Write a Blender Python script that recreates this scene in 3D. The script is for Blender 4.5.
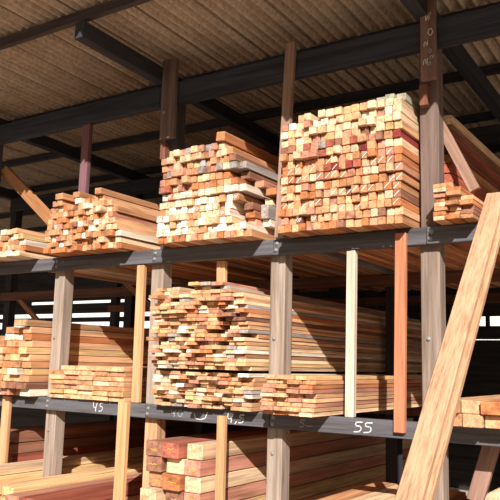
import bpy, math, random
from mathutils import Vector, Matrix, Euler

random.seed(11)
SC = bpy.context.scene
COL = SC.collection
for o in list(bpy.data.objects):
    bpy.data.objects.remove(o)

# ------------------------------------------------------------------ camera
# World: X runs along the rack to the right, Y into the rack, Z up, metres.
# Front faces of the shelf beams lie in the plane Y = 0.
YAW, PITCH, ROLL, FPX = 33.37, 8.92, 1.48, 725.0
cam_d = bpy.data.cameras.new('camera')
cam = bpy.data.objects.new('camera', cam_d)
COL.objects.link(cam)
cam.location = (0.0, -4.8, 1.6)
cam_d.sensor_fit = 'HORIZONTAL'
cam_d.sensor_width = 36.0
cam_d.lens = 36.0 * FPX / 500.0
cam_d.clip_start = 0.05
a = math.radians(YAW)
fwd = Vector((-math.sin(a), math.cos(a), 0)) * math.cos(math.radians(PITCH)) + Vector((0, 0, math.sin(math.radians(PITCH))))
right = Vector((math.cos(a), math.sin(a), 0))
up = right.cross(fwd)
r = math.radians(ROLL)
right2 = right * math.cos(r) + up * math.sin(r)
up2 = -right * math.sin(r) + up * math.cos(r)
cam.rotation_euler = Matrix((right2, up2, -fwd)).transposed().to_euler()
SC.camera = cam

# ------------------------------------------------------------------ light
SUN_FROM = Vector((0.56, -1.0, 0.665)).normalized()
sun_d = bpy.data.lights.new('sun', 'SUN')
sun_d.energy = 7.6
sun_d.angle = math.radians(0.53)
sun_d.color = (1.0, 0.945, 0.87)
sun = bpy.data.objects.new('sun', sun_d)
COL.objects.link(sun)
sun.location = (4, -8, 8)
sun.rotation_euler = SUN_FROM.to_track_quat('Z', 'Y').to_euler()

world = bpy.data.worlds.new('sky')
SC.world = world
world.use_nodes = True
wn = world.node_tree.nodes
wl = world.node_tree.links
sky = wn.new('ShaderNodeTexSky')
sky.sky_type = 'NISHITA'
sky.sun_disc = False
sky.sun_elevation = math.asin(SUN_FROM.z)
sky.sun_rotation = math.atan2(SUN_FROM.x, SUN_FROM.y)
sky.air_density = 1.0
sky.dust_density = 4.0
bg = wn['Background']
bg.inputs['Strength'].default_value = 0.034
wl.new(sky.outputs[0], bg.inputs['Color'])

SC.view_settings.view_transform = 'Standard'
SC.view_settings.look = 'None'
SC.view_settings.exposure = 0.1
SC.view_settings.gamma = 1.0
SC.view_settings.use_curve_mapping = False

# ------------------------------------------------------------------ materials
def new_mat(name, rough=0.8, spec=0.3):
    m = bpy.data.materials.new(name)
    m.use_nodes = True
    nt = m.node_tree
    b = nt.nodes['Principled BSDF']
    b.inputs['Roughness'].default_value = rough
    b.inputs['Specular IOR Level'].default_value = spec
    return m, nt, b

def N(nt, t, **kw):
    n = nt.nodes.new(t)
    for k, v in kw.items():
        if k in n.inputs:
            n.inputs[k].default_value = v
        else:
            setattr(n, k, v)
    return n

def ramp(nt, stops):
    n = nt.nodes.new('ShaderNodeValToRGB')
    e = n.color_ramp.elements
    while len(e) > 1:
        e.remove(e[-1])
    e[0].position = stops[0][0]
    e[0].color = (*stops[0][1], 1)
    for p, c in stops[1:]:
        q = e.new(p)
        q.color = (*c, 1)
    return n

def mul(nt, a_, b_, fac=1.0, mode='MULTIPLY'):
    n = nt.nodes.new('ShaderNodeMix')
    n.data_type = 'RGBA'
    n.blend_type = mode
    n.inputs[0].default_value = fac
    nt.links.new(a_, n.inputs[6])
    nt.links.new(b_, n.inputs[7])
    return n

def wood_material(name, grain=(60, 3, 60), contrast=0.55, bump=0.3, rough=0.82, blotch=0.45, colour=None, attr=None):
    """sawn timber: the piece's own colour (object colour) with grain along local Y"""
    m, nt, b = new_mat(name, rough, 0.25)
    L = nt.links
    tc = N(nt, 'ShaderNodeTexCoord')
    oi = N(nt, 'ShaderNodeObjectInfo')
    mp = N(nt, 'ShaderNodeMapping')
    mp.inputs['Scale'].default_value = grain
    L.new(tc.outputs['Object'], mp.inputs['Vector'])
    wv = N(nt, 'ShaderNodeMath', operation='MULTIPLY')
    wv.inputs[1].default_value = 50.0
    L.new(oi.outputs['Random'], wv.inputs[0])
    n1 = N(nt, 'ShaderNodeTexNoise', noise_dimensions='4D')
    n1.inputs['Scale'].default_value = 1.0
    n1.inputs['Detail'].default_value = 5.0
    n1.inputs['Roughness'].default_value = 0.65
    L.new(mp.outputs[0], n1.inputs['Vector'])
    L.new(wv.outputs[0], n1.inputs['W'])
    lo, hi = 1.0 - contrast, 1.0 + contrast * 0.45
    r1 = ramp(nt, [(0.28, (lo, lo * 0.94, lo * 0.88)), (0.5, (0.97, 0.96, 0.95)), (0.72, (hi, hi, hi))])
    L.new(n1.outputs['Fac'], r1.inputs[0])
    n2 = N(nt, 'ShaderNodeTexNoise', noise_dimensions='4D')
    n2.inputs['Scale'].default_value = 0.33
    n2.inputs['Detail'].default_value = 3.0
    L.new(mp.outputs[0], n2.inputs['Vector'])
    L.new(wv.outputs[0], n2.inputs['W'])
    lb = 1.0 - blotch
    r2 = ramp(nt, [(0.32, (lb, lb * 0.95, lb * 0.9)), (0.55, (1, 1, 1))])
    L.new(n2.outputs['Fac'], r2.inputs[0])
    if attr:
        an = N(nt, 'ShaderNodeAttribute', attribute_name=attr)
        src = an.outputs['Color']
    elif colour is None:
        src = oi.outputs['Color']
    else:
        cn = N(nt, 'ShaderNodeRGB')
        cn.outputs[0].default_value = (*colour, 1)
        src = cn.outputs[0]
    x1 = mul(nt, src, r1.outputs[0])
    x2 = mul(nt, x1.outputs[2], r2.outputs[0])
    L.new(x2.outputs[2], b.inputs['Base Color'])
    bp = N(nt, 'ShaderNodeBump')
    bp.inputs['Strength'].default_value = bump
    bp.inputs['Distance'].default_value = 0.004
    L.new(n1.outputs['Fac'], bp.inputs['Height'])
    L.new(bp.outputs[0], b.inputs['Normal'])
    return m

M_WOOD = wood_material('sawn_timber')
M_JOINED = wood_material('joined_timber', attr='piece_colour')
M_ROUGH = wood_material('rough_sawn_timber', grain=(45, 2, 45), contrast=0.5, bump=0.4, blotch=0.45)
M_LEAN = wood_material('speckled_plank', grain=(90, 9, 90), contrast=0.55, bump=0.6, blotch=0.22)
M_SLAT = wood_material('planed_slat', grain=(70, 70, 3), contrast=0.35, bump=0.2, blotch=0.3)
M_POST = wood_material('weathered_post', grain=(55, 55, 2.5), contrast=0.45, bump=0.5, blotch=0.35)
M_BEAM = wood_material('dark_beam', grain=(2.5, 60, 60), contrast=0.4, bump=0.35, blotch=0.45, rough=0.7)
M_RAFT = wood_material('dark_rafter', grain=(60, 2.5, 60), contrast=0.4, bump=0.35, blotch=0.3, rough=0.75)

def plain(name, col, rough=0.8, spec=0.3, metal=0.0):
    m, nt, b = new_mat(name, rough, spec)
    tc = N(nt, 'ShaderNodeTexCoord')
    n = N(nt, 'ShaderNodeTexNoise')
    n.inputs['Scale'].default_value = 120.0
    nt.links.new(tc.outputs['Object'], n.inputs['Vector'])
    rr = ramp(nt, [(0.3, tuple(c * 0.75 for c in col)), (0.7, col)])
    nt.links.new(n.outputs['Fac'], rr.inputs[0])
    nt.links.new(rr.outputs[0], b.inputs['Base Color'])
    b.inputs['Metallic'].default_value = metal
    return m

M_CHALK = plain('white_chalk', (0.86, 0.88, 0.9), 0.95)
M_CHALK_DIM = plain('faint_chalk', (0.42, 0.45, 0.52), 0.95)
M_CRAYON = plain('yellow_crayon', (0.70, 0.50, 0.08), 0.7)
M_STEEL = plain('zinc_bolt', (0.36, 0.35, 0.35), 0.55, 0.4, 0.6)

def roof_material():
    m, nt, b = new_mat('corrugated_sheet', 0.75, 0.25)
    L = nt.links
    tc = N(nt, 'ShaderNodeTexCoord')
    oi = N(nt, 'ShaderNodeObjectInfo')
    mp = N(nt, 'ShaderNodeMapping')
    mp.inputs['Scale'].default_value = (6, 1.2, 6)
    L.new(tc.outputs['Object'], mp.inputs['Vector'])
    wv = N(nt, 'ShaderNodeMath', operation='MULTIPLY')
    wv.inputs[1].default_value = 40.0
    L.new(oi.outputs['Random'], wv.inputs[0])
    n1 = N(nt, 'ShaderNodeTexNoise', noise_dimensions='4D')
    n1.inputs['Detail'].default_value = 6.0
    n1.inputs['Scale'].default_value = 1.0
    L.new(mp.outputs[0], n1.inputs['Vector'])
    L.new(wv.outputs[0], n1.inputs['W'])
    r1 = ramp(nt, [(0.3, (0.42, 0.33, 0.255)), (0.5, (0.54, 0.43, 0.335)), (0.7, (0.63, 0.52, 0.42))])
    L.new(n1.outputs['Fac'], r1.inputs[0])
    n2 = N(nt, 'ShaderNodeTexNoise')
    n2.inputs['Scale'].default_value = 30.0
    n2.inputs['Detail'].default_value = 4.0
    L.new(tc.outputs['Object'], n2.inputs['Vector'])
    r2 = ramp(nt, [(0.35, (0.7, 0.68, 0.66)), (0.6, (1, 1, 1))])
    L.new(n2.outputs['Fac'], r2.inputs[0])
    x = mul(nt, r1.outputs[0], r2.outputs[0])
    L.new(x.outputs[2], b.inputs['Base Color'])
    return m

def ground_material():
    m, nt, b = new_mat('packed_earth', 0.95, 0.1)
    L = nt.links
    tc = N(nt, 'ShaderNodeTexCoord')
    n1 = N(nt, 'ShaderNodeTexNoise')
    n1.inputs['Scale'].default_value = 1.3
    n1.inputs['Detail'].default_value = 8.0
    L.new(tc.outputs['Object'], n1.inputs['Vector'])
    r1 = ramp(nt, [(0.3, (0.29, 0.23, 0.17)), (0.55, (0.39, 0.32, 0.25)), (0.75, (0.47, 0.40, 0.32))])
    L.new(n1.outputs['Fac'], r1.inputs[0])
    L.new(r1.outputs[0], b.inputs['Base Color'])
    n2 = N(nt, 'ShaderNodeTexNoise')
    n2.inputs['Scale'].default_value = 25.0
    n2.inputs['Detail'].default_value = 6.0
    L.new(tc.outputs['Object'], n2.inputs['Vector'])
    bp = N(nt, 'ShaderNodeBump')
    bp.inputs['Strength'].default_value = 0.5
    bp.inputs['Distance'].default_value = 0.02
    L.new(n2.outputs['Fac'], bp.inputs['Height'])
    L.new(bp.outputs[0], b.inputs['Normal'])
    return m

M_ROOF = roof_material()
M_GROUND = ground_material()

# ------------------------------------------------------------------ helpers
def link(name, mesh, mat, loc=(0, 0, 0), parent=None, rot=None, color=None):
    o = bpy.data.objects.new(name, mesh)
    COL.objects.link(o)
    if mesh is not None and mat is not None and not mesh.materials:
        mesh.materials.append(mat)
    o.location = loc
    if rot is not None:
        o.rotation_euler = rot
    if parent is not None:
        o.parent = parent
    if color is not None:
        o.color = (*color, 1)
    return o

def tag(o, label, cat, group=None):
    o['label'] = label
    o['category'] = cat
    if group:
        o['group'] = group
    return o

def structure(o, label, cat):
    o['kind'] = 'structure'
    o['label'] = label
    o['category'] = cat
    return o

def mesh_from(name, v, f):
    m = bpy.data.meshes.new(name)
    m.from_pydata(v, [], f)
    m.update()
    return m

BOXF = [(0, 3, 2, 1), (4, 5, 6, 7), (0, 1, 5, 4), (1, 2, 6, 5), (2, 3, 7, 6), (3, 0, 4, 7)]

def box_mesh(name, x0, x1, y0, y1, z0, z1, jit=0.0, cham=0.0):
    """box, optionally with chamfered edges and slightly uneven corners"""
    rj = lambda: random.uniform(-jit, jit)
    if cham <= 0:
        v = [(x + rj(), y + rj(), z + rj()) for z in (z0, z1) for (x, y) in ((x0, y0), (x1, y0), (x1, y1), (x0, y1))]
        return mesh_from(name, v, BOXF)
    c = cham
    v = []
    # chamfered prism: three rings of eight-sided outlines are avoided; use 24-vertex chamfer box
    idx = {}
    for sx in (0, 1):
        for sy in (0, 1):
            for sz in (0, 1):
                X, Y, Z = (x0, x1)[sx], (y0, y1)[sy], (z0, z1)[sz]
                dx, dy, dz = (c, -c)[sx], (c, -c)[sy], (c, -c)[sz]
                jx, jy, jz = rj(), rj(), rj()
                idx[sx, sy, sz, 'x'] = len(v); v.append((X + jx, Y + dy + jy, Z + dz + jz))
                idx[sx, sy, sz, 'y'] = len(v); v.append((X + dx + jx, Y + jy, Z + dz + jz))
                idx[sx, sy, sz, 'z'] = len(v); v.append((X + dx + jx, Y + dy + jy, Z + jz))
    f = []
    q = lambda *k: f.append(tuple(idx[i] for i in k))
    for s in (0, 1):
        k = [(s, 0, 0, 'x'), (s, 0, 1, 'x'), (s, 1, 1, 'x'), (s, 1, 0, 'x')]
        q(*(k if s == 0 else k[::-1]))
        k = [(0, s, 0, 'y'), (1, s, 0, 'y'), (1, s, 1, 'y'), (0, s, 1, 'y')]
        q(*(k if s == 0 else k[::-1]))
        k = [(0, 0, s, 'z'), (0, 1, s, 'z'), (1, 1, s, 'z'), (1, 0, s, 'z')]
        q(*(k if s == 0 else k[::-1]))
    for s in (0, 1):
        for t in (0, 1):
            flip = (s + t) % 2
            k = [(s, t, 0, 'x'), (s, t, 0, 'y'), (s, t, 1, 'y'), (s, t, 1, 'x')]
            q(*(k[::-1] if flip else k))
            k = [(s, 0, t, 'x'), (s, 1, t, 'x'), (s, 1, t, 'z'), (s, 0, t, 'z')]
            q(*(k[::-1] if flip else k))
            k = [(0, s, t, 'y'), (0, s, t, 'z'), (1, s, t, 'z'), (1, s, t, 'y')]
            q(*(k[::-1] if flip else k))
            for w in (0, 1):
                q((s, t, w, 'x'), (s, t, w, 'y'), (s, t, w, 'z'))
    m = mesh_from(name, v, f)
    import bmesh
    bm = bmesh.new(); bm.from_mesh(m)
    bmesh.ops.recalc_face_normals(bm, faces=bm.faces)
    bm.to_mesh(m); bm.free()
    return m

def strokes_mesh(name, polys, width, thick=0.0012):
    """chalk strokes: ribbons in the local XZ plane, proud of it towards -Y"""
    v, f = [], []
    for p in polys:
        for (ax, az), (bx, bz) in zip(p[:-1], p[1:]):
            d = Vector((bx - ax, bz - az))
            if d.length < 1e-6:
                continue
            d.normalize()
            n = Vector((-d.y, d.x)) * width / 2
            e = d * width / 2
            c = [(ax - e.x + n.x, az - e.y + n.y), (ax - e.x - n.x, az - e.y - n.y), (bx + e.x - n.x, bz + e.y - n.y), (bx + e.x + n.x, bz + e.y + n.y)]
            k = len(v)
            v += [(x, -thick, z) for x, z in c] + [(x, 0.0, z) for x, z in c]
            f += [(k, k + 1, k + 2, k + 3), (k + 4, k + 7, k + 6, k + 5)]
            for i in range(4):
                j = (i + 1) % 4
                f.append((k + i, k + 4 + i, k + 4 + j, k + j))
    return mesh_from(name, v, f)

def lathe_y(name, prof, seg=12):
    """solid of revolution about Y; prof = [(radius, y)...]"""
    v, f = [], []
    for rr, y in prof:
        for i in range(seg):
            t = 2 * math.pi * i / seg
            v.append((rr * math.cos(t), y, rr * math.sin(t)))
    for k in range(len(prof) - 1):
        for i in range(seg):
            j = (i + 1) % seg
            f.append((k * seg + i, k * seg + j, (k + 1) * seg + j, (k + 1) * seg + i))
    f.append(tuple(range(seg))[::-1])
    f.append(tuple((len(prof) - 1) * seg + i for i in range(seg)))
    m = mesh_from(name, v, f)
    return m

ORD = ['zeroth', 'first', 'second', 'third', 'fourth', 'fifth', 'sixth', 'seventh', 'eighth', 'ninth', 'tenth', 'eleventh', 'twelfth',
       'thirteenth', 'fourteenth', 'fifteenth', 'sixteenth', 'seventeenth', 'eighteenth', 'nineteenth', 'twentieth', 'twenty-first',
       'twenty-second', 'twenty-third', 'twenty-fourth', 'twenty-fifth', 'twenty-sixth']

PAL = {
    'cream': (0.80, 0.56, 0.36), 'whitish': (0.85, 0.74, 0.61), 'pale tan': (0.70, 0.40, 0.225), 'tan': (0.57, 0.28, 0.14),
    'orange-brown': (0.52, 0.195, 0.08), 'pinkish': (0.56, 0.26, 0.175), 'dark red': (0.25, 0.04, 0.035), 'red-brown': (0.37, 0.105, 0.065),
    'brown': (0.30, 0.14, 0.09), 'greyish': (0.38, 0.34, 0.32), 'yellowish': (0.68, 0.44, 0.21)}

def pick(weights):
    names = list(weights)
    n = random.choices(names, [weights[k] for k in names])[0]
    c = PAL[n]
    s = random.uniform(0.80, 1.15)
    t = random.uniform(-0.03, 0.03)
    return n, tuple(min(0.92, max(0.02, x * s * (1 + t * d))) for x, d in zip(c, (1, 0, -1)))

# ------------------------------------------------------------------ setting: ground, roof, rear wall
gv, gf = [], []
NX, NY = 40, 40
for j in range(NY + 1):
    for i in range(NX + 1):
        x, y = -30 + 50 * i / NX, -30 + 60 * j / NY
        inside = -15 < x < 4 and -2 < y < 7
        gv.append((x, y, 0.0 if inside else random.uniform(-0.03, 0.03)))
for j in range(NY):
    for i in range(NX):
        k = j * (NX + 1) + i
        gf.append((k, k + 1, k + NX + 2, k + NX + 1))
floor = link('floor', mesh_from('floor', gv, gf), M_GROUND)
structure(floor, 'packed brown earth of the timber yard under the rack', 'ground')

ROOF_Z0, ROOF_K = 4.37, -0.035         # underside height at Y = 0 and its fall towards the back
def roof_z(y):
    return ROOF_Z0 + ROOF_K * y

ceiling = link('ceiling', None, None, (-6.0, 1.8, roof_z(1.8)))
structure(ceiling, 'brown corrugated roof sheets seen from below over the timber rack', 'roof')
SHEET_W, PITCHW = 0.49, 0.098
def sheet_mesh(length):
    v, f = [], []
    n = 64
    amp = 0.027
    w = SHEET_W + 0.11
    for (y, dz) in ((0.0, 0.0), (length, ROOF_K * length)):
        for top in (0, 0.003):
            for i in range(n + 1):
                x = w * i / n
                v.append((x, y, dz + 0.034 * (1 - x / w) + amp * math.sin(2 * math.pi * x / PITCHW) + top))
    S = n + 1
    for i in range(n):
        f.append((i, i + 1, 2 * S + i + 1, 2 * S + i))            # underside
        f.append((S + i, 3 * S + i, 3 * S + i + 1, S + i + 1))    # top side
        f.append((i, S + i, S + i + 1, i + 1))
        f.append((2 * S + i, 2 * S + i + 1, 3 * S + i + 1, 3 * S + i))
    m = mesh_from('roof_sheet', v, f)
    for p in m.polygons:
        p.use_smooth = False
    return m
rows_y = [(-1.43, 1.99), (0.47, 2.05), (2.43, 2.05), (4.38, 1.6)]
for k, (y0, ln) in enumerate(rows_y):
    ms = sheet_mesh(ln)
    for i in range(33):
        x = -14.4 + 0.02 + SHEET_W * i + 0.117
        z = roof_z(y0) + 0.024 - (0.008 if k % 2 else 0.0)
        o = link('roof_sheet', ms, M_ROOF, (x - ceiling.location.x, y0 - ceiling.location.y, z - ceiling.location.z), ceiling)

# rear wall of horizontal dark boards with open slits
WALL_Y = 5.25
wall_back = link('wall_back', None, None, (-6.0, WALL_Y, 0))
structure(wall_back, 'dark rear wall of horizontal boards with bright open slits', 'wall')
def wall_board(x0, x1, z0, z1, c):
    L_ = x1 - x0
    ms = box_mesh('wall_board', -L_ / 2, L_ / 2, -0.015, 0.015, 0, z1 - z0 + (0.012 if round((z1 - z0) * 100) in (18, 19) and z1 < 2.0 or z1 > 2.75 else 0.0))
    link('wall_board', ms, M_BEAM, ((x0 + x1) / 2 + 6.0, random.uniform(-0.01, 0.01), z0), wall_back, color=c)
bands = [(0.02, .2), (.21, .4), (.41, .6), (.61, .8), (.81, 1.0), (1.01, 1.2), (1.21, 1.4), (1.41, 1.6), (1.61, 1.8), (1.81, 2.0),
         (2.01, 2.19), (2.32, 2.41), (2.49, 2.68), (2.735, 2.92), (2.93, 3.12), (3.13, 3.32), (3.33, 3.52), (3.53, 3.72), (3.73, 3.92), (3.93, 4.10)]
xs = [-14.4, -10.9, -7.3, -3.6, 1.4]
for z0, z1 in bands:
    for x0, x1 in zip(xs[:-1], xs[1:]):
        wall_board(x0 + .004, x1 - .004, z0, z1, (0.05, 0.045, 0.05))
# boards that close part of the slits (the slits show only here and there)
for x0, x1, z0, z1 in ((-14.4, -12.0, 2.678, 2.737), (-7.2, 1.4, 2.678, 2.737), (-6.8, 1.4, 2.405, 2.495), (-7.6, -2.83, 2.185, 2.325), (-2.745, -2.69, 2.185, 2.325), (-2.2, 1.4, 2.185, 2.325)):
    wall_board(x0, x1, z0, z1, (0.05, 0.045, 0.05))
light_block_left = link('light_block_left', None, None, (-14.45, 2.0, 0))  # unseen end wall, added to stop light entering the open left end
structure(light_block_left, 'added unseen board wall keeping light out at the far left end', 'wall')
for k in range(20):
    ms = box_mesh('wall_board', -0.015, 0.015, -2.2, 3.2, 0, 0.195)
    link('wall_board', ms, M_BEAM, (0, 0, 0.02 + k * 0.2), light_block_left, color=(0.05, 0.045, 0.05))

# added pale building out back, put in only to make the wall slits bright
slit_backing = link('slit_backdrop', None, None, (-12.0, 19.0, 0))
tag(slit_backing, 'added white sunlit building glimpsed through slits in the rear wall', 'backdrop')
M_WHITE = plain('backdrop_white', (0.80, 0.79, 0.76), 0.9)
M_SHEET = plain('backdrop_grey', (0.35, 0.34, 0.33), 0.7)
link('wall', box_mesh('wall', -26, 22, -3, 3, 0.0, 5.2), M_WHITE, (0, 0, 0), slit_backing)
link('roof', mesh_from('roof', [(-26.4, -3.5, 5.1), (22.4, -3.5, 5.1), (22.4, 3.5, 5.1), (-26.4, 3.5, 5.1), (-26.4, 0, 6.6), (22.4, 0, 6.6)],
                       [(0, 1, 5, 4), (2, 3, 4, 5), (1, 2, 5), (3, 0, 4), (0, 3, 2, 1)]), M_SHEET, (0, 0, 0.12), slit_backing)

# ------------------------------------------------------------------ the rack
RX, RY = -4.0, 2.2
rack = link('timber_rack', None, None, (RX, RY, 0))
tag(rack, 'dark two-shelf timber storage rack with bolted posts carrying the shed roof', 'rack')
GREYP, FRESH = (0.35, 0.28, 0.235), (0.58, 0.34, 0.19)
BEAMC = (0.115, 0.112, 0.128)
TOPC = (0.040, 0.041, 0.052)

def part(name, x0, x1, y0, y1, z0, z1, mat, color, jit=0.0, cham=0.004, parent=None, rot=None):
    cx, cy, cz = (x0 + x1) / 2, (y0 + y1) / 2, (z0 + z1) / 2
    ms = box_mesh(name, x0 - cx, x1 - cx, y0 - cy, y1 - cy, z0 - cz, z1 - cz, jit, cham)
    p = parent or rack
    return link(name, ms, mat, (cx - p.location.x, cy - p.location.y, cz - p.location.z), p, rot, color)

BOLT = lathe_y('bolt', [(0.017, 0.0), (0.017, -0.004), (0.011, -0.005), (0.011, -0.013), (0.008, -0.015)], 10)
def bolt(parent, wx, wy, wz):
    base = parent.location + rack.location if parent.parent else parent.location
    link('bolt', BOLT, M_STEEL, (wx - base.x, wy - base.y, wz - base.z), parent)

POSTS = [-9.228 + 1.243 * k for k in range(9)]      # left edges; -5.50, -4.26, -3.01, -1.77 are in view
PW, PY0, PY1 = 0.135, 0.075, 0.20
MID0, MID1, LOW0, LOW1 = 2.452, 2.57, 1.126, 1.24
RB0, RB1 = 3.882, 4.085
RAFT0, RAFT1 = 4.105, 4.245
post_objs = {}
for k, px in enumerate(POSTS):
    tall = k % 2 == 0
    seg = [(0.0, 1.18), (1.18, 2.51)] + ([(2.51, RB1 + 0.015)] if tall else [])
    for s, (z0, z1) in enumerate(seg):
        c = GREYP
        if abs(px + 4.26) < 0.05 and s == 0: c = FRESH
        if abs(px + 1.77) < 0.05: c = (0.29, 0.225, 0.19)
        if s == 2: c = (0.17, 0.12, 0.105) if px > -2 else (0.09, 0.08, 0.09)  # top segments darker: shade under the eave put into the colour
        wj = random.uniform(-0.006, 0.006) + (0.09 if s == 2 and k == 4 else 0.0)
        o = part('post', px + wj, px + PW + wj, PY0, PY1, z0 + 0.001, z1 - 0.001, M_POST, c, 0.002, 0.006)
        if s == 0: bolt(o, px + 0.055, PY0, 0.93)
        if s == 1: bolt(o, px + 0.05, PY0, 1.80)
        post_objs[k, s] = o
    # rear posts
    for ry in (2.4, 4.7):
        if tall:
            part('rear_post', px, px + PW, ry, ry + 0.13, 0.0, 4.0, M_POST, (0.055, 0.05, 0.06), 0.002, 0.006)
        elif ry < 3:
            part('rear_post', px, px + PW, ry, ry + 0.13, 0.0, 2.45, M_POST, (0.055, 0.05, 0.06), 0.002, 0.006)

beams = {}
for lvl, (z0, z1) in (('mid', (MID0, MID1)), ('low', (LOW0, LOW1))):
    for k in range(len(POSTS) - 1):
        x0, x1 = POSTS[k] + PW / 2 + 0.002, POSTS[k + 1] + PW / 2 - 0.002
        dz = random.uniform(-0.004, 0.0)
        o = part('shelf_beam', x0, x1, 0.0, 0.07, z0 + dz, z1, M_BEAM, BEAMC, 0.0015, 0.004)
        beams[lvl, k] = o
        bolt(o, x0 + 0.026, 0.0, z0 + 0.032)
        bolt(o, x0 + 0.034, 0.0, z1 - 0.035)
    for ry in (2.33, 4.63):
        for k in range(0, len(POSTS) - 1, 2):
            x0, x1 = POSTS[k] + 0.002, POSTS[k + 2] - 0.002 if k + 2 < len(POSTS) else POSTS[-1]
            part('rear_shelf_beam', x0, x1, ry, ry + 0.068, z0, z1, M_BEAM, (0.19, 0.085, 0.055), 0.001, 0.004)
for k in range(0, len(POSTS) - 1, 2):
    x0, x1 = POSTS[k] + PW / 2 + 0.002, POSTS[k + 2] + PW / 2 - 0.002
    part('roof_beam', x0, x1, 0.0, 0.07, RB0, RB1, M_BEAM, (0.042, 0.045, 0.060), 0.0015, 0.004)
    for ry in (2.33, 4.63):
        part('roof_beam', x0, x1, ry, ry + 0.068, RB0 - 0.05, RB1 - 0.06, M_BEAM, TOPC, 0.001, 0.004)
# rafters (run in depth over every second post) and purlins (run along the rack under the sheets)
for k in range(0, len(POSTS), 2):
    x0 = POSTS[k] + 0.02
    L_ = 5.9
    ms = box_mesh('rafter', -0.05, 0.05, -L_ / 2, L_ / 2, -0.07, 0.07, 0.001, 0.004)
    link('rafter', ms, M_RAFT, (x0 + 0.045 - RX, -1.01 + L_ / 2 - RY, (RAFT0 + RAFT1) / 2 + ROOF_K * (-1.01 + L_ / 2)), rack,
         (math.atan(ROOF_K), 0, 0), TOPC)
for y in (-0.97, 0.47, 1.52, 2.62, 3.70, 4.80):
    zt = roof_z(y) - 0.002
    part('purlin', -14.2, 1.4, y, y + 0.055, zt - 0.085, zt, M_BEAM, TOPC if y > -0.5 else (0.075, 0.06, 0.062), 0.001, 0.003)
# vertical boards bolted over the roof beam at the two posts in view
for x0, x1, z0, z1, c in ((-4.128, -3.975, 3.555, 4.30, (0.17, 0.115, 0.10)), (-1.712, -1.602, 3.625, 4.36, (0.23, 0.13, 0.105))):
    o = part('joint_board', x0, x1, -0.046, -0.002, z0, z1, M_POST, c, 0.002, 0.004)
    bolt(o, x0 + 0.04, -0.046, 3.80 if x0 < -3 else 4.2)
    if x0 > -3: JB = o
    part('corbel', x0 - 0.03, x0 + 0.028, 0.0, 0.07, z0 - 0.17, z0 - 0.012, M_POST, (0.20, 0.085, 0.055), 0.003, 0.004)

def bar(name, p, q, w, t, mat, color, parent=None, axis=Vector((0, 1, 0))):
    """straight member from p to q; w across (in the plane), t along axis"""
    p, q = Vector(p), Vector(q)
    d = q - p
    L_ = d.length
    zdir = d.normalized()
    ydir = (axis - zdir * axis.dot(zdir)).normalized()
    xdir = ydir.cross(zdir)
    ms = box_mesh(name, -w / 2, w / 2, -t / 2, t / 2, -L_ / 2, L_ / 2, 0.001, 0.003)
    mid = (p + q) / 2
    rot = Matrix((xdir, ydir, zdir)).transposed().to_euler()
    base = parent.location if parent else Vector((0, 0, 0))
    return link(name, ms, mat, mid - base, parent, rot, color)

bar('brace', (-6.62, 0.24, 3.66), (-5.455, 0.24, 2.75), 0.12, 0.045, M_SLAT, (0.42, 0.20, 0.09), rack)
bar('brace', (-1.70, 0.235, 3.44), (-1.425, 0.235, 2.85), 0.075, 0.05, M_SLAT, (0.34, 0.21, 0.16), rack)
bar('brace', (-6.62, 2.28, 2.62), (-5.73, 2.28, 2.015), 0.07, 0.045, M_SLAT, (0.42, 0.20, 0.11), rack)
bar('brace', (-8.95, 2.37, 2.56), (-7.93, 2.37, 1.79), 0.07, 0.045, M_SLAT, (0.42, 0.20, 0.11), rack)

# chalk figures on the lower shelf beam; strokes given in a unit box (x 0-1, z 0-1)
GLYPH = {
    '4': [[(0.05, 1.0), (0.0, 0.5), (0.25, 0.38), (0.62, 0.5)], [(0.85, 0.95), (0.62, 0.5), (0.55, 0.0)]],
    '5': [[(0.9, 0.98), (0.3, 0.95), (0.22, 0.62), (0.7, 0.58), (0.85, 0.32), (0.6, 0.06), (0.1, 0.02)]],
    '0': [[(0.5, 1.0), (0.12, 0.75), (0.1, 0.3), (0.45, 0.0), (0.85, 0.2), (0.92, 0.7), (0.5, 1.0)]],
    ',': [[(0.55, 0.15), (0.35, -0.1)]],
    '2': [[(0.1, 0.8), (0.5, 1.0), (0.85, 0.75), (0.1, 0.05), (0.9, 0.0)]],
    '-': [[(0.0, 0.25), (0.4, 0.22), (0.9, 0.25)]],
    'u': [[(0.0, 0.75), (0.1, 0.25), (0.5, 0.15), (0.85, 0.35), (1.0, 1.0)]]}
def writing(name, txt, x0, z0, h, w, adv, width, mat, beam, y=0.0, skew=0.0):
    polys = []
    for i, ch in enumerate(txt):
        for p in GLYPH.get(ch, []):
            polys.append([(i * adv + q[0] * w + skew * q[1] * h, q[1] * h) for q in p])
    ms = strokes_mesh(name, polys, width)
    base = beam.location + rack.location
    link(name, ms, mat, (x0 - base.x, y - base.y - 0.0004, z0 - base.z), beam)
def beam_at(lvl, x):
    for k in range(len(POSTS) - 1):
        if POSTS[k] + PW / 2 <= x < POSTS[k + 1] + PW / 2:
            return beams[lvl, k]
for txt, x0, z0, h, w, adv, wd, mt in (('45', -4.80, 1.148, 0.075, 0.055, 0.068, 0.006, M_CHALK), ('40', -3.90, 1.155, 0.055, 0.055, 0.065, 0.005, M_CHALK_DIM),
                                       ('u', -3.66, 1.135, 0.07, 0.13, 0.12, 0.006, M_CHALK), ('4,5', -3.33, 1.143, 0.065, 0.06, 0.05, 0.006, M_CHALK),
                                       ('5-', -2.69, 1.148, 0.055, 0.055, 0.065, 0.005, M_CHALK_DIM), ('55', -2.25, 1.145, 0.072, 0.075, 0.075, 0.0065, M_CHALK)):
    writing('chalk_figure', txt, x0, z0, h, w, adv, wd, mt, beam_at('low', x0))
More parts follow.
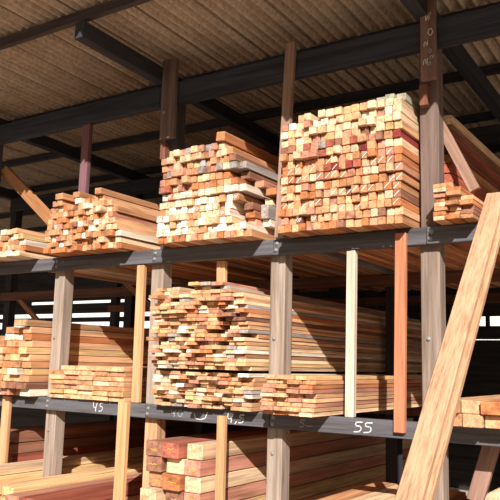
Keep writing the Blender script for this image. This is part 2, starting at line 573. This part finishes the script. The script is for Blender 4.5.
for x0, z0 in ((-5.43, 2.49), (-5.33, 2.525)):
    writing('chalk_mark', ',', x0, z0, 0.05, 0.03, 0.05, 0.005, M_CHALK_DIM, beam_at('mid', x0))
# figures written up the right-hand joint board, lying on their side
ups = [((-1.67, 4.065), '2', 0.045), ((-1.655, 4.095), '5', 0.035), ((-1.655, 3.945), '0', 0.06), ((-1.685, 3.87), '5', 0.045), ((-1.65, 3.815), '0', 0.035),
       ((-1.69, 3.735), '5', 0.05), ((-1.66, 3.72), '2', 0.04), ((-1.64, 3.765), '5', 0.04)]
jb = JB.location + rack.location
for (x0, z0), ch, h in ups:
    polys = [[(q[1] * h * 0.6, q[0] * h) for q in p] for p in GLYPH[ch]]
    link('chalk_figure', strokes_mesh('chalk_figure', polys, 0.0045), M_CHALK_DIM if h < 0.045 else M_CHALK, (x0 - jb.x, -0.0465 - jb.y, z0 - jb.z), JB)

# ------------------------------------------------------------------ stacks of timber
CHALK_SLASH = [strokes_mesh('chalk_mark', [[(-0.017, -0.015 + random.uniform(-.004, .004)), (0.0, 0.001), (0.018, 0.016)]], 0.0045) for _ in range(3)]
CHALK_SCRIB = [strokes_mesh('chalk_mark', [[(-0.02, -0.012), (-0.006, 0.016), (0.002, -0.012), (0.016, 0.017)]], 0.004),
               strokes_mesh('chalk_mark', [[(-0.02, -0.004), (-0.008, 0.014)], [(-0.008, -0.014), (0.006, 0.012)], [(0.006, -0.012), (0.02, 0.014)]], 0.004)]
for m_ in CHALK_SLASH + CHALK_SCRIB:
    m_.materials.append(M_CHALK)

POOL = {}
def board_mesh(kind, w, h, L_):
    """boards share meshes: sizes are rounded, with three uneven variants of each"""
    key = (kind, round(w / 0.003), round(h / 0.002), round(L_ / 0.25), random.randrange(3))
    if key not in POOL:
        w2, h2, L2 = key[1] * 0.003, key[2] * 0.002, key[3] * 0.25
        jit = min(0.0015, w2 * 0.02)
        # base at z = 0, front end at y = 0
        POOL[key] = box_mesh(kind, -w2 / 2, w2 / 2, 0, L2, 0.0, h2, jit, min(w2, h2) * 0.05)
    return POOL[key]

PENDING = []       # square timbers waiting to be built: the nearest ones singly, the rest joined
LOOSE = [0]
def board(kind, x, y, z, w, h, L_, cname, col, label, cat, group, mat=None, rot=None, chalk=None, now=True):
    if not now:
        PENDING.append((kind, x, y, z, w, h, L_, cname, col, label, cat, group, mat, rot, chalk))
        return None
    LOOSE[0] += kind == 'square_timber'
    ms = board_mesh(kind, w, h, L_)
    o = link(kind, ms, mat or M_WOOD, (x, y, z), None, rot, col)
    tag(o, label, cat, group)
    if chalk:
        c = link('chalk_mark', random.choice(chalk), None, (random.uniform(-.004, .004), -0.003, h / 2 + random.uniform(-.004, .004)), o)
    return o

def stack(kind, noun, where, group, x0, x1, z0, rows, w, h, L_, ov, yj=0.018, gap=0.005, mat=None, cat='timber', setback=0.0, skip=(), roll=0.003):
    """rows: list of dicts, bottom row first: c = colour weights, x0/x1 = extent, chalk = (meshes, share), gap = sticker gap above"""
    z = z0
    count = 0
    for r, R in enumerate(rows):
        a0, a1 = R.get('x0', x0), R.get('x1', x1)
        hr = R.get('h', h)
        a0 += random.uniform(-0.006, 0.008)
        if kind == 'square_timber':
            a0 += random.uniform(-0.006, 0.012)
            a1 += random.uniform(-0.02, 0.0)
        n = max(1, int(round((a1 - a0) / R.get('w', w))))
        ws = [random.uniform(0.9, 1.1) for _ in range(n)]
        s = (a1 - a0) / sum(ws)
        x = a0
        rowy = random.uniform(-0.012, 0.012)
        for c in range(n):
            pw = ws[c] * s
            if (r, c) in skip:
                x += pw
                continue
            hh = hr - 0.002 - abs(random.gauss(0, 1)) * hr * 0.025
            hh = max(hr * 0.9, hh)
            hh = math.floor(hh / 0.002) * 0.002
            cn, col = pick(R['c'])
            y = -ov + rowy + random.gauss(0, yj)
            if random.random() < setback:
                y += random.uniform(0.06, 0.18)
            ch = None
            if 'chalk' in R and random.random() < R['chalk'][1]:
                ch = R['chalk'][0]
            label = f"{cn} {noun}, {ORD[c + 1]} from left, {ORD[r + 1]} row up, {where}"
            board(kind, x + pw / 2, y, z, max(0.02, pw - gap - 0.002), hh, L_ + random.uniform(-.1, .1), cn, col, label, cat, group, mat,
                  (0, random.uniform(-roll, roll), random.uniform(-0.0004, 0.0004)), ch, now=kind != 'square_timber')
            x += pw
        z += hr
        if R.get('gap'):
            g = R['gap']
            for yy, place in ((0.30, 'front'), (2.2, 'middle'), (3.4, 'rear')):
                part_len = (a1 - a0) - 0.04
                ms = box_mesh('sticker_batten', -part_len / 2, part_len / 2, 0, 0.03, 0.0, g - 0.004)
                o = link('sticker_batten', ms, M_BEAM, ((a0 + a1) / 2, yy, z), None, None, (0.4, 0.24, 0.14))
                tag(o, f"{place} thin spacer batten on {ORD[r + 1]} row of {where}", 'batten', 'spacer battens in the stacks')
            z += g
    return z

LIGHT = {'cream': 5, 'whitish': 2, 'pale tan': 3, 'yellowish': 1}
MIXED = {'pinkish': 4, 'dark red': 2, 'brown': 2, 'pale tan': 2, 'tan': 2, 'red-brown': 2, 'cream': 1, 'greyish': .5}
ORANGE = {'pale tan': 4, 'tan': 4, 'orange-brown': 3, 'pinkish': 1.5, 'cream': 1.5, 'brown': .6}
BLEACH = {'whitish': 5, 'cream': 4, 'pale tan': 2.5, 'tan': 1, 'orange-brown': .6}
WEATH = {'pale tan': 3, 'pinkish': 3, 'greyish': 2, 'tan': 2, 'cream': 2, 'brown': 1}

# --- top shelf, tallest stack between the slat and the right-hand post
SL, SB = CHALK_SLASH, CHALK_SCRIB
h3 = 0.0595
X0, X1 = -2.772, -1.785
T3 = [dict(c=ORANGE), dict(c=ORANGE, chalk=(SB, .12)), dict(c=ORANGE, chalk=(SL, .25)), dict(c=ORANGE, chalk=(SL, .35)), dict(c=ORANGE, chalk=(SL, .55)),
      dict(c=ORANGE, chalk=(SL, .5), gap=0.012), dict(c={**ORANGE, 'pinkish': 3}, chalk=(SL, .75)), dict(c={**ORANGE, 'dark red': 2, 'red-brown': 1}, chalk=(SL, .3)),
      dict(c={**ORANGE, 'cream': 3}, chalk=(SL, .15)), dict(c={**MIXED, 'cream': 4, 'pale tan': 4}), dict(c=MIXED), dict(c={**LIGHT, 'pinkish': 2, 'brown': 1, 'dark red': .7}),
      dict(c=LIGHT), dict(c={**LIGHT, 'pinkish': 1.5}), dict(c=LIGHT, x0=-2.70, x1=-1.80)]
for R in T3[:9]:
    R['w'] = 0.0615
for R in T3[9:]:
    R['w'] = 0.064
zt = stack('square_timber', 'square timber', 'tallest top-shelf stack', 'square timbers in the tallest stack on the top shelf', X0, X1, 2.575, T3, 0.0615, h3, 4.2, 0.20, 0.013, skip=((14, 0), (14, 3)))
for i, x in enumerate((-1.995, -1.915, -1.84)):
    board('square_timber', x, -0.10 - 0.03 * (i == 1), zt, 0.07, 0.056, 4.0, 'greyish', (0.36, 0.34, 0.26),
          f"grey-green square timber on top of tallest stack beside right post, {ORD[i + 1]} from left", 'timber', 'loose timbers on top of the tallest stack')

# --- top shelf, middle stack
T2 = [dict(c={**ORANGE, 'whitish': 3, 'pinkish': 3}, x1=-3.02), dict(c=BLEACH, x1=-3.06), dict(c=BLEACH, x1=-3.20), dict(c=BLEACH, chalk=(SB, .2), x1=-3.21), dict(c=BLEACH, x1=-3.20, chalk=(SB, .2)),
      dict(c=BLEACH, chalk=(SB, .45), gap=0.014, x1=-3.14), dict(c=BLEACH, chalk=(SB, .6), x1=-3.08), dict(c={**ORANGE, 'orange-brown': 4, 'red-brown': 1}, x1=-3.16),
      dict(c={**ORANGE, 'orange-brown': 3}, x1=-3.24, gap=0.012), dict(c=WEATH, x1=-3.10), dict(c=WEATH, x1=-3.16), dict(c=WEATH, x1=-3.20), dict(c={**WEATH, 'greyish': 3}, x1=-3.30, x0=-3.90)]
zt2 = stack('square_timber', 'square timber', 'middle top-shelf stack', 'square timbers in the middle stack on the top shelf', -3.975, -3.05, 2.575, T2, 0.0645, 0.0595, 4.1, 0.20, 0.014)
# boards set further back along its right flank, and the red-brown log on top
for i, (x, y, z, w, h, cn) in enumerate(((-3.135, -0.02, 2.575 + 2 * .0595, .081, .055, 'pinkish'), (-3.05, 0.06, 2.575 + 2 * .0595, .075, .058, 'whitish'), (-3.13, -0.06, 2.575 + 3 * .0595, .09, .056, 'orange-brown'),
                                         (-3.13, -0.09, 2.575 + 4 * .0595, .085, .058, 'brown'), (-3.045, 0.02, 2.575 + 3 * .0595, .07, .116, 'greyish'), (-2.985, 0.12, 2.575, .045, .1, 'greyish'),
                                         (-3.05, .09, 2.575 + 5 * .0595, .07, .056, 'cream'), (-3.00, 0.04, 2.575 + 6 * .0595 + .014, .10, .056, 'orange-brown'), (-3.09, 0.0, 2.575 + 7 * .0595 + .016, .09, .056, 'pinkish'),
                                         (-3.16, -0.1, 2.575 + 8 * .0595 + .016, .09, .056, 'brown'))):
    board('square_timber', x, y, z, w, h, 3.9, cn, pick({cn: 1})[1], f"{cn} timber set back along right flank of middle top-shelf stack, {ORD[i + 1]} from bottom", 'timber', 'set-back timbers beside the middle stack')
board('square_timber', -3.335, -0.22, zt2 + .002, .085, .078, 4.0, 'orange-brown', (0.50, 0.20, 0.09), 'single red-brown squared log lying on top of the middle stack', 'timber', None, rot=(0.002, 0.05, 0.01))

# --- top shelf, left stack
h1 = 0.0555
T1 = [dict(c={**ORANGE, 'whitish': 2}), dict(c={**ORANGE, 'whitish': 3}), dict(c={**ORANGE, 'whitish': 3, 'cream': 3}), dict(c={**ORANGE, 'whitish': 3, 'cream': 3}, x1=-4.41), dict(c={**ORANGE, 'whitish': 4, 'cream': 3}, x1=-4.43),
      dict(c={**ORANGE, 'whitish': 3}, x1=-4.46), dict(c={**ORANGE, 'cream': 3, 'brown': 2}, x1=-4.44), dict(c={**ORANGE, 'whitish': 4, 'cream': 3}, x1=-4.50), dict(c={**ORANGE, 'whitish': 2}, x0=-5.28, x1=-4.62)]
zt1 = stack('square_timber', 'square timber', 'left top-shelf stack', 'square timbers in the left stack on the top shelf', -5.345, -4.40, 2.575, T1, 0.069, h1, 4.0, 0.20, 0.02, skip=((8, 2), (8, 3), (8, 6)))
for i, (x, y, w) in enumerate(((-5.155, -0.25, .10), (-4.96, -0.22, .09), (-4.66, -0.24, .075))):
    board('square_timber', x, y, zt1 + 0.001, w, 0.055, 4.0, 'tan', pick({'tan': 1})[1], f"tan squared timber lying loose on top of left stack, {ORD[i + 1]} from left", 'timber', 'loose timbers on top of the left stack')

# --- top shelf, low stack at the left edge
T0 = [dict(c={**ORANGE, 'whitish': 2}), dict(c={**ORANGE, 'whitish': 3}), dict(c={**LIGHT, 'tan': 2}), dict(c={**LIGHT, 'tan': 2}, x0=-6.42), dict(c=LIGHT, x0=-6.02, x1=-5.74)]
stack('square_timber', 'square timber', 'low stack at left edge', 'square timbers in the low stack at the left of the top shelf', -6.45, -5.645, 2.575, T0, 0.085, 0.057, 4.0, 0.22, 0.03)
# --- top shelf, further left, out of view to its side
# --- top shelf, small plank stack right of the right-hand post
T4 = [dict(c={**ORANGE, 'cream': 2}) for _ in range(8)]
T4[5]['x1'] = T4[6]['x1'] = -1.40
T4[7]['x1'] = -1.50
stack('plank', 'short-ended plank', 'small stack right of right post', 'planks in the small stack right of the post', -1.592, -1.33, 2.575, T4, 0.087, 0.0315, 3.6, 0.15, 0.022, gap=0.004)
# --- top shelf, dark boards behind the right-hand post
T5 = [dict(c={'brown': 2, 'red-brown': 2, 'tan': 2, 'pinkish': 2}) for _ in range(11)] + [dict(c={'cream': 1})]
stack('wide_board', 'wide board', 'shaded stack behind right post', 'wide boards in the shaded stack behind the post', -1.74, -1.60, 2.575, T5, 0.14, 0.0745, 2.0, -0.32, 0.02)

# --- mid shelf, left stack of thick boards
M0C = {'tan': 4, 'pale tan': 4, 'orange-brown': 2.5, 'yellowish': 1, 'pinkish': 1}
M0 = [dict(c={**M0C, 'whitish': 1, 'brown': 1}) for _ in range(11)]
for R, xx in zip(M0[5:], (-6.05, -6.03, -6.03, -5.91, -5.88, -5.70)):
    R['x0'] = xx
stack('thick_board', 'thick board', 'left mid-shelf stack', 'thick boards in the left stack on the middle shelf', -6.2, -5.515, 1.245, M0, 0.13, 0.0655, 4.2, 0.14, 0.03, mat=M_ROUGH)
M00 = [dict(c={'tan': 2, 'red-brown': 2, 'brown': 2}) for _ in range(9)]
stack('thick_board', 'shaded board', 'set-back left mid-shelf stack', 'boards in the set-back stack at the left of the middle shelf', -6.56, -6.225, 1.245, M00, 0.15, 0.065, 3.8, -0.27, 0.03, mat=M_ROUGH)
# --- mid shelf, low pile of wide boards right of the leftmost post in view
M1C = {'tan': 3, 'pale tan': 4, 'pinkish': 2, 'red-brown': 0.7, 'cream': 2}
M1 = [dict(c={'cream': 3, 'yellowish': 2, 'pale tan': 2}), dict(c={'cream': 2, 'yellowish': 2, 'tan': 1}), dict(c=M1C), dict(c=M1C), dict(c=M1C), dict(c=M1C), dict(c={'pale tan': 2, 'cream': 1}, x0=-5.20)]
stack('wide_board', 'wide board', 'low mid-shelf pile', 'wide boards in the low pile on the middle shelf', -5.345, -4.39, 1.245, M1, 0.19, 0.043, 3.6, 0.045, 0.012, mat=M_ROUGH)
# --- mid shelf, large stack of thin planks: lower and upper part
PL = {'pale tan': 6, 'tan': 3.5, 'cream': 4, 'orange-brown': 1, 'pinkish': 2, 'yellowish': .8, 'greyish': 1.2, 'brown': .8, 'whitish': 2}
M2a = [dict(c=PL) for _ in range(9)]
M2a[8]['gap'] = 0.02
z2 = stack('plank', 'thin plank', 'lower half of big plank stack', 'thin planks in the lower half of the big plank stack', -4.03, -3.03, 1.245, M2a, 0.095, 0.0315, 4.1, 0.10, 0.028, gap=0.005, setback=0.08)
M2b = [dict(c=PL) for _ in range(22)]
for k, R in enumerate(M2b):
    R['x1'] = -3.06 - 0.012 * max(0, k - 14) + random.uniform(-.005, .005)
    if k > 18: R['x1'] = -3.16 - 0.05 * (k - 18)
M2b[20]['x0'] = -4.0
M2b[21]['x0'] = -3.62
M2b[21]['x1'] = -3.30
stack('plank', 'thin plank', 'upper half of big plank stack', 'thin planks in the upper half of the big plank stack', -4.01, -3.06, z2, M2b, 0.099, 0.0315, 4.1, 0.17, 0.032, gap=0.005, setback=0.09, roll=0.004)
# --- mid shelf, small plank stack right of the centre post
M3C = {'pale tan': 4, 'tan': 4, 'pinkish': 3, 'orange-brown': 1, 'cream': 1}
M3 = [dict(c=M3C) for _ in range(8)] + [dict(c={'cream': 2, 'yellowish': 1, 'pale tan': 1}, x1=-2.50)]
stack('plank', 'flat plank', 'low stack right of centre post', 'flat planks in the low stack right of the centre post', -2.855, -2.43, 1.245, M3, 0.1, 0.0315, 2.35, 0.25, 0.02, gap=0.004)
# --- mid shelf, heavy squared beams right of the right-hand post
M4 = [dict(c={'tan': 2, 'pale tan': 2}, x1=-1.02), dict(c={'pale tan': 2, 'tan': 1, 'orange-brown': .5}, x1=-1.02)]
stack('thick_board', 'heavy squared beam', 'mid shelf far right', 'heavy squared beams right of the right-hand post', -1.56, -1.02, 1.245, M4, 0.135, 0.083, 3.4, 0.2, 0.04, mat=M_ROUGH)

# --- ground level: heavy sleepers with yellow crayon marks
CR = [strokes_mesh('crayon_mark', [[(-0.04, 0.0), (-0.02, 0.008), (0.0, -0.003), (0.02, 0.007), (0.04, 0.0)]], 0.004),
      strokes_mesh('crayon_mark', [[(-0.03, 0.007), (-0.005, 0.0), (0.014, 0.008), (0.032, -0.006)], [(-0.012, -0.009), (0.02, -0.008)]], 0.004),
      strokes_mesh('crayon_mark', [[(-0.03, -0.012), (-0.006, 0.008), (0.008, -0.004), (0.03, 0.012)]], 0.004)]
for m_ in CR:
    m_.materials.append(M_CRAYON)
SLP = {(7, 0): 'brown', (7, 1): 'red-brown', (7, 2): 'yellowish', (6, 0): 'brown', (6, 1): 'cream', (6, 2): 'red-brown', (5, 0): 'tan', (5, 1): 'orange-brown', (5, 2): 'cream',
       (4, 0): 'cream', (4, 1): 'brown', (4, 2): 'pinkish', (3, 0): 'cream', (3, 1): 'tan', (3, 2): 'yellowish'}
sx = [(-3.985, -3.80), (-3.795, -3.60), (-3.60, -3.425)]
for rr in range(8):
    hh = 0.122
    for cc, (xa, xb) in enumerate(sx):
        cn = SLP.get((rr, cc), random.choice(('tan', 'brown', 'red-brown')))
        col = tuple(x * 1.0 for x in pick({cn: 1})[1])
        if cn == 'red-brown': col = (0.46, 0.15, 0.10)
        if (rr, cc) in ((6, 2), (4, 2)): col = (0.60, 0.27, 0.19)
        if (rr, cc) == (7, 2): col = (0.66, 0.45, 0.29)
        y = -0.20 + random.gauss(0, 0.03)
        o = board('sleeper', (xa + xb) / 2 + random.uniform(-.005, .005) , y, 0.002 + rr * hh, xb - xa - 0.022, hh - 0.006, 4.5, cn, col,
                  f"{cn} heavy sleeper, {ORD[cc + 1]} from left, {ORD[8 - rr]} row from the top of sleeper pile", 'sleeper', 'heavy sleepers piled under the shelves', M_ROUGH,
                  (0, random.uniform(-.004, .004), random.uniform(-.001, .001)))
        if rr >= 3:
            link('crayon_mark', random.choice(CR), None, (random.uniform(-.02, .02), -0.004, hh * 0.5 + random.uniform(-.015, .015)), o)

# --- ground level, left: pale boards, the red beam in front, darker boards behind
GL = [dict(c={'cream': 2, 'yellowish': 2, 'pale tan': 3}) for _ in range(8)]
GL[7]['x1'] = -5.66
stack('thick_board', 'pale board', 'ground pile at lower left', 'pale boards in the ground pile at the lower left', -5.88, -5.515, 0.002, GL, 0.18, 0.075, 5.2, 0.95, 0.05, mat=M_ROUGH)
stack('thick_board', 'pale board', 'ground column beside red beams', 'pale boards in the ground column beside the red beams', -5.35, -5.08, 0.002,
      [dict(c={'cream': 2, 'yellowish': 2, 'pale tan': 3}) for _ in range(7)], 0.13, 0.075, 4.8, 0.60, 0.05, mat=M_ROUGH)
stack('sleeper', 'red beam', 'lower left ground row', 'red beams on the ground at the lower left', -5.06, -4.72, 0.002,
      [dict(c={'red-brown': 3, 'pinkish': 2}) for _ in range(4)], 0.165, 0.122, 4.6, 0.72, 0.04, mat=M_ROUGH)
stack('thick_board', 'dark board', 'rear left ground pile', 'dark boards in the rear ground pile', -6.50, -6.02, 0.002,
      [dict(c={'brown': 2, 'red-brown': 3}) for _ in range(8)], 0.24, 0.108, 4.2, -0.12, 0.05, mat=M_ROUGH)
# --- ground level, centre: heavy beams whose ends catch the sun
G2 = [dict(c={'pale tan': 2, 'tan': 2, 'cream': 1}) for _ in range(5)]
stack('sleeper', 'heavy beam', 'ground pile under low plank stack', 'heavy beams in the ground pile at lower centre', -2.62, -1.85, 0.002, G2, 0.19, 0.125, 1.2, -0.02, 0.05, mat=M_ROUGH)
# --- ground level, right: shaded beams and a round log
G3 = [dict(c={'brown': 2, 'red-brown': 2}) for _ in range(5)]
stack('sleeper', 'shaded beam', 'ground pile at lower right', 'shaded beams in the ground pile at the lower right', -1.56, -0.9, 0.002, G3, 0.16, 0.14, 3.4, -0.30, 0.05, mat=M_ROUGH)

# --- boards on the shelves left of the photograph's edge and behind (seen only through gaps)
lg = link('round_log', lathe_y('round_log', [(0.052, 0.0), (0.058, 0.015), (0.06, 1.2), (0.055, 2.8)], 20), M_ROUGH, (-1.33, 0.14, 0.702 + 0.062), None, (0.0, 0.0, 0.0), (0.62, 0.46, 0.30))
for p in lg.data.polygons:
    p.use_smooth = len(p.vertices) == 4
tag(lg, 'pale round log lying on the shaded beams at lower right', 'log')

# ------------------------------------------------------------------ build the waiting square timbers
PENDING.sort(key=lambda t: (Vector((t[1], t[2], t[3])) - cam.location).length)
keep = 300 - LOOSE[0]
for t in PENDING[:keep]:
    board(*t)
v, f, fc, cv, cf = [], [], [], [], []
for (kind, x, y, z, w, h, L_, cname, col, label, cat, group, mat, rot, chalk) in PENDING[keep:]:
    ms = board_mesh(kind, w, h, L_)
    mx = Matrix.Translation((x, y, z)) @ Euler(rot).to_matrix().to_4x4()
    k = len(v)
    v += [tuple(mx @ p.co) for p in ms.vertices]
    f += [tuple(k + i for i in p.vertices) for p in ms.polygons]
    fc += [col] * len(ms.polygons)
    if chalk:
        cm = random.choice(chalk)
        k = len(cv)
        mc = mx @ Matrix.Translation((random.uniform(-.004, .004), -0.003, h / 2 + random.uniform(-.004, .004)))
        cv += [tuple(mc @ p.co) for p in cm.vertices]
        cf += [tuple(k + i for i in p.vertices) for p in cm.polygons]
if v:
    ms = mesh_from('square_timbers', v, f)
    at = ms.color_attributes.new('piece_colour', 'FLOAT_COLOR', 'CORNER')
    li = 0
    for p, c in zip(ms.polygons, fc):
        for _ in p.vertices:
            at.data[li].color = (*c, 1)
            li += 1
    rest = link('square_timbers', ms, M_JOINED)
    rest['kind'] = 'stuff'
    rest['label'] = 'many small square timber ends in the left top-shelf stacks and left of the middle stack'
    rest['category'] = 'timber'
    if cv:
        o = link('chalk_mark', mesh_from('chalk_mark', cv, cf), M_CHALK, (0, 0, 0), rest)
        o['kind'] = 'stuff'

# ------------------------------------------------------------------ upright slats and leaning planks
def slat(p, q, w, t, color, label, mat=M_SLAT):
    o = bar('upright_slat', p, q, w, t, mat, color)
    tag(o, label, 'slat', 'upright slats along the rack front')
    return o
slat((-4.325, 0.035, 1.243), (-4.335, 0.035, 2.444), 0.085, 0.04, (0.60, 0.34, 0.18), 'pale tan upright slat left of the big plank stack on middle shelf')
slat((-3.50, 0.10, 2.245), (-3.505, 0.10, 2.444), 0.085, 0.04, (0.66, 0.35, 0.18), 'short orange slat wedged between big plank stack and upper beam')
slat((-2.29, 0.035, 1.243), (-2.28, 0.035, 2.444), 0.068, 0.05, (0.64, 0.54, 0.44), 'pale whitish upright slat between centre post and red slat')
slat((-1.895, -0.022, 1.165), (-1.875, -0.022, 2.535), 0.078, 0.04, (0.50, 0.20, 0.11), 'reddish upright slat nailed over both beams beside right post')
slat((-5.95, -0.022, 0.0), (-5.95, -0.022, 1.225), 0.10, 0.04, (0.58, 0.33, 0.18), 'tan upright slat under lower shelf at left edge')
slat((-4.41, -0.026, 0.0), (-4.405, -0.026, 1.245), 0.105, 0.048, (0.60, 0.34, 0.17), 'tan upright slat under lower shelf with rounded top left of bolted post')
slat((-3.362, -0.024, 0.0), (-3.366, -0.024, 1.19), 0.075, 0.04, (0.60, 0.34, 0.18), 'tan upright slat in front of the sleeper pile')
slat((-2.87, -0.022, 2.575), (-2.80, -0.022, 4.17), 0.085, 0.04, (0.34, 0.22, 0.17), 'brown upright slat over roof beam between middle and tallest stacks')
slat((-5.135, 0.035, 3.13), (-5.13, 0.035, 3.88), 0.095, 0.05, (0.20, 0.10, 0.12), 'purplish slat between left stack and roof beam')
slat((-1.50, 0.33, 0.72), (-1.375, 0.33, 1.12), 0.11, 0.05, (0.33, 0.20, 0.16), 'slanted grey strut under lower shelf at right')

# two planks leaning side by side against the upper shelf beam
def leaning(xl, w, t, lift, color, label, top):
    foot = Vector((xl + w / 2, -2.42, 0.02))
    tip = Vector((xl + w / 2, -0.065, 2.53))
    d = (tip - foot).normalized()
    nrm = Vector((0, -d.z, d.y))
    p = foot + nrm * lift
    q = tip + d * top + nrm * lift
    L_ = (q - p).length
    v = box_mesh('leaning_plank', -w / 2, w / 2, -L_ / 2, L_ / 2, -t / 2, t / 2, 0.002, 0.004)
    rot = Matrix((Vector((1, 0, 0)), d, nrm)).transposed().to_euler()
    o = link('leaning_plank', v, M_LEAN, (p + q) / 2, None, rot, color)
    tag(o, label, 'plank', 'planks leaning on the rack')
    return o
leaning(-1.30, 0.125, 0.036, 0.062, (0.52, 0.305, 0.19), 'long tan plank leaning on the rack, the front one of two', 0.27)
leaning(-1.275, 0.125, 0.036, 0.022, (0.50, 0.285, 0.17), 'long tan plank leaning on the rack, behind the front one', 0.22)
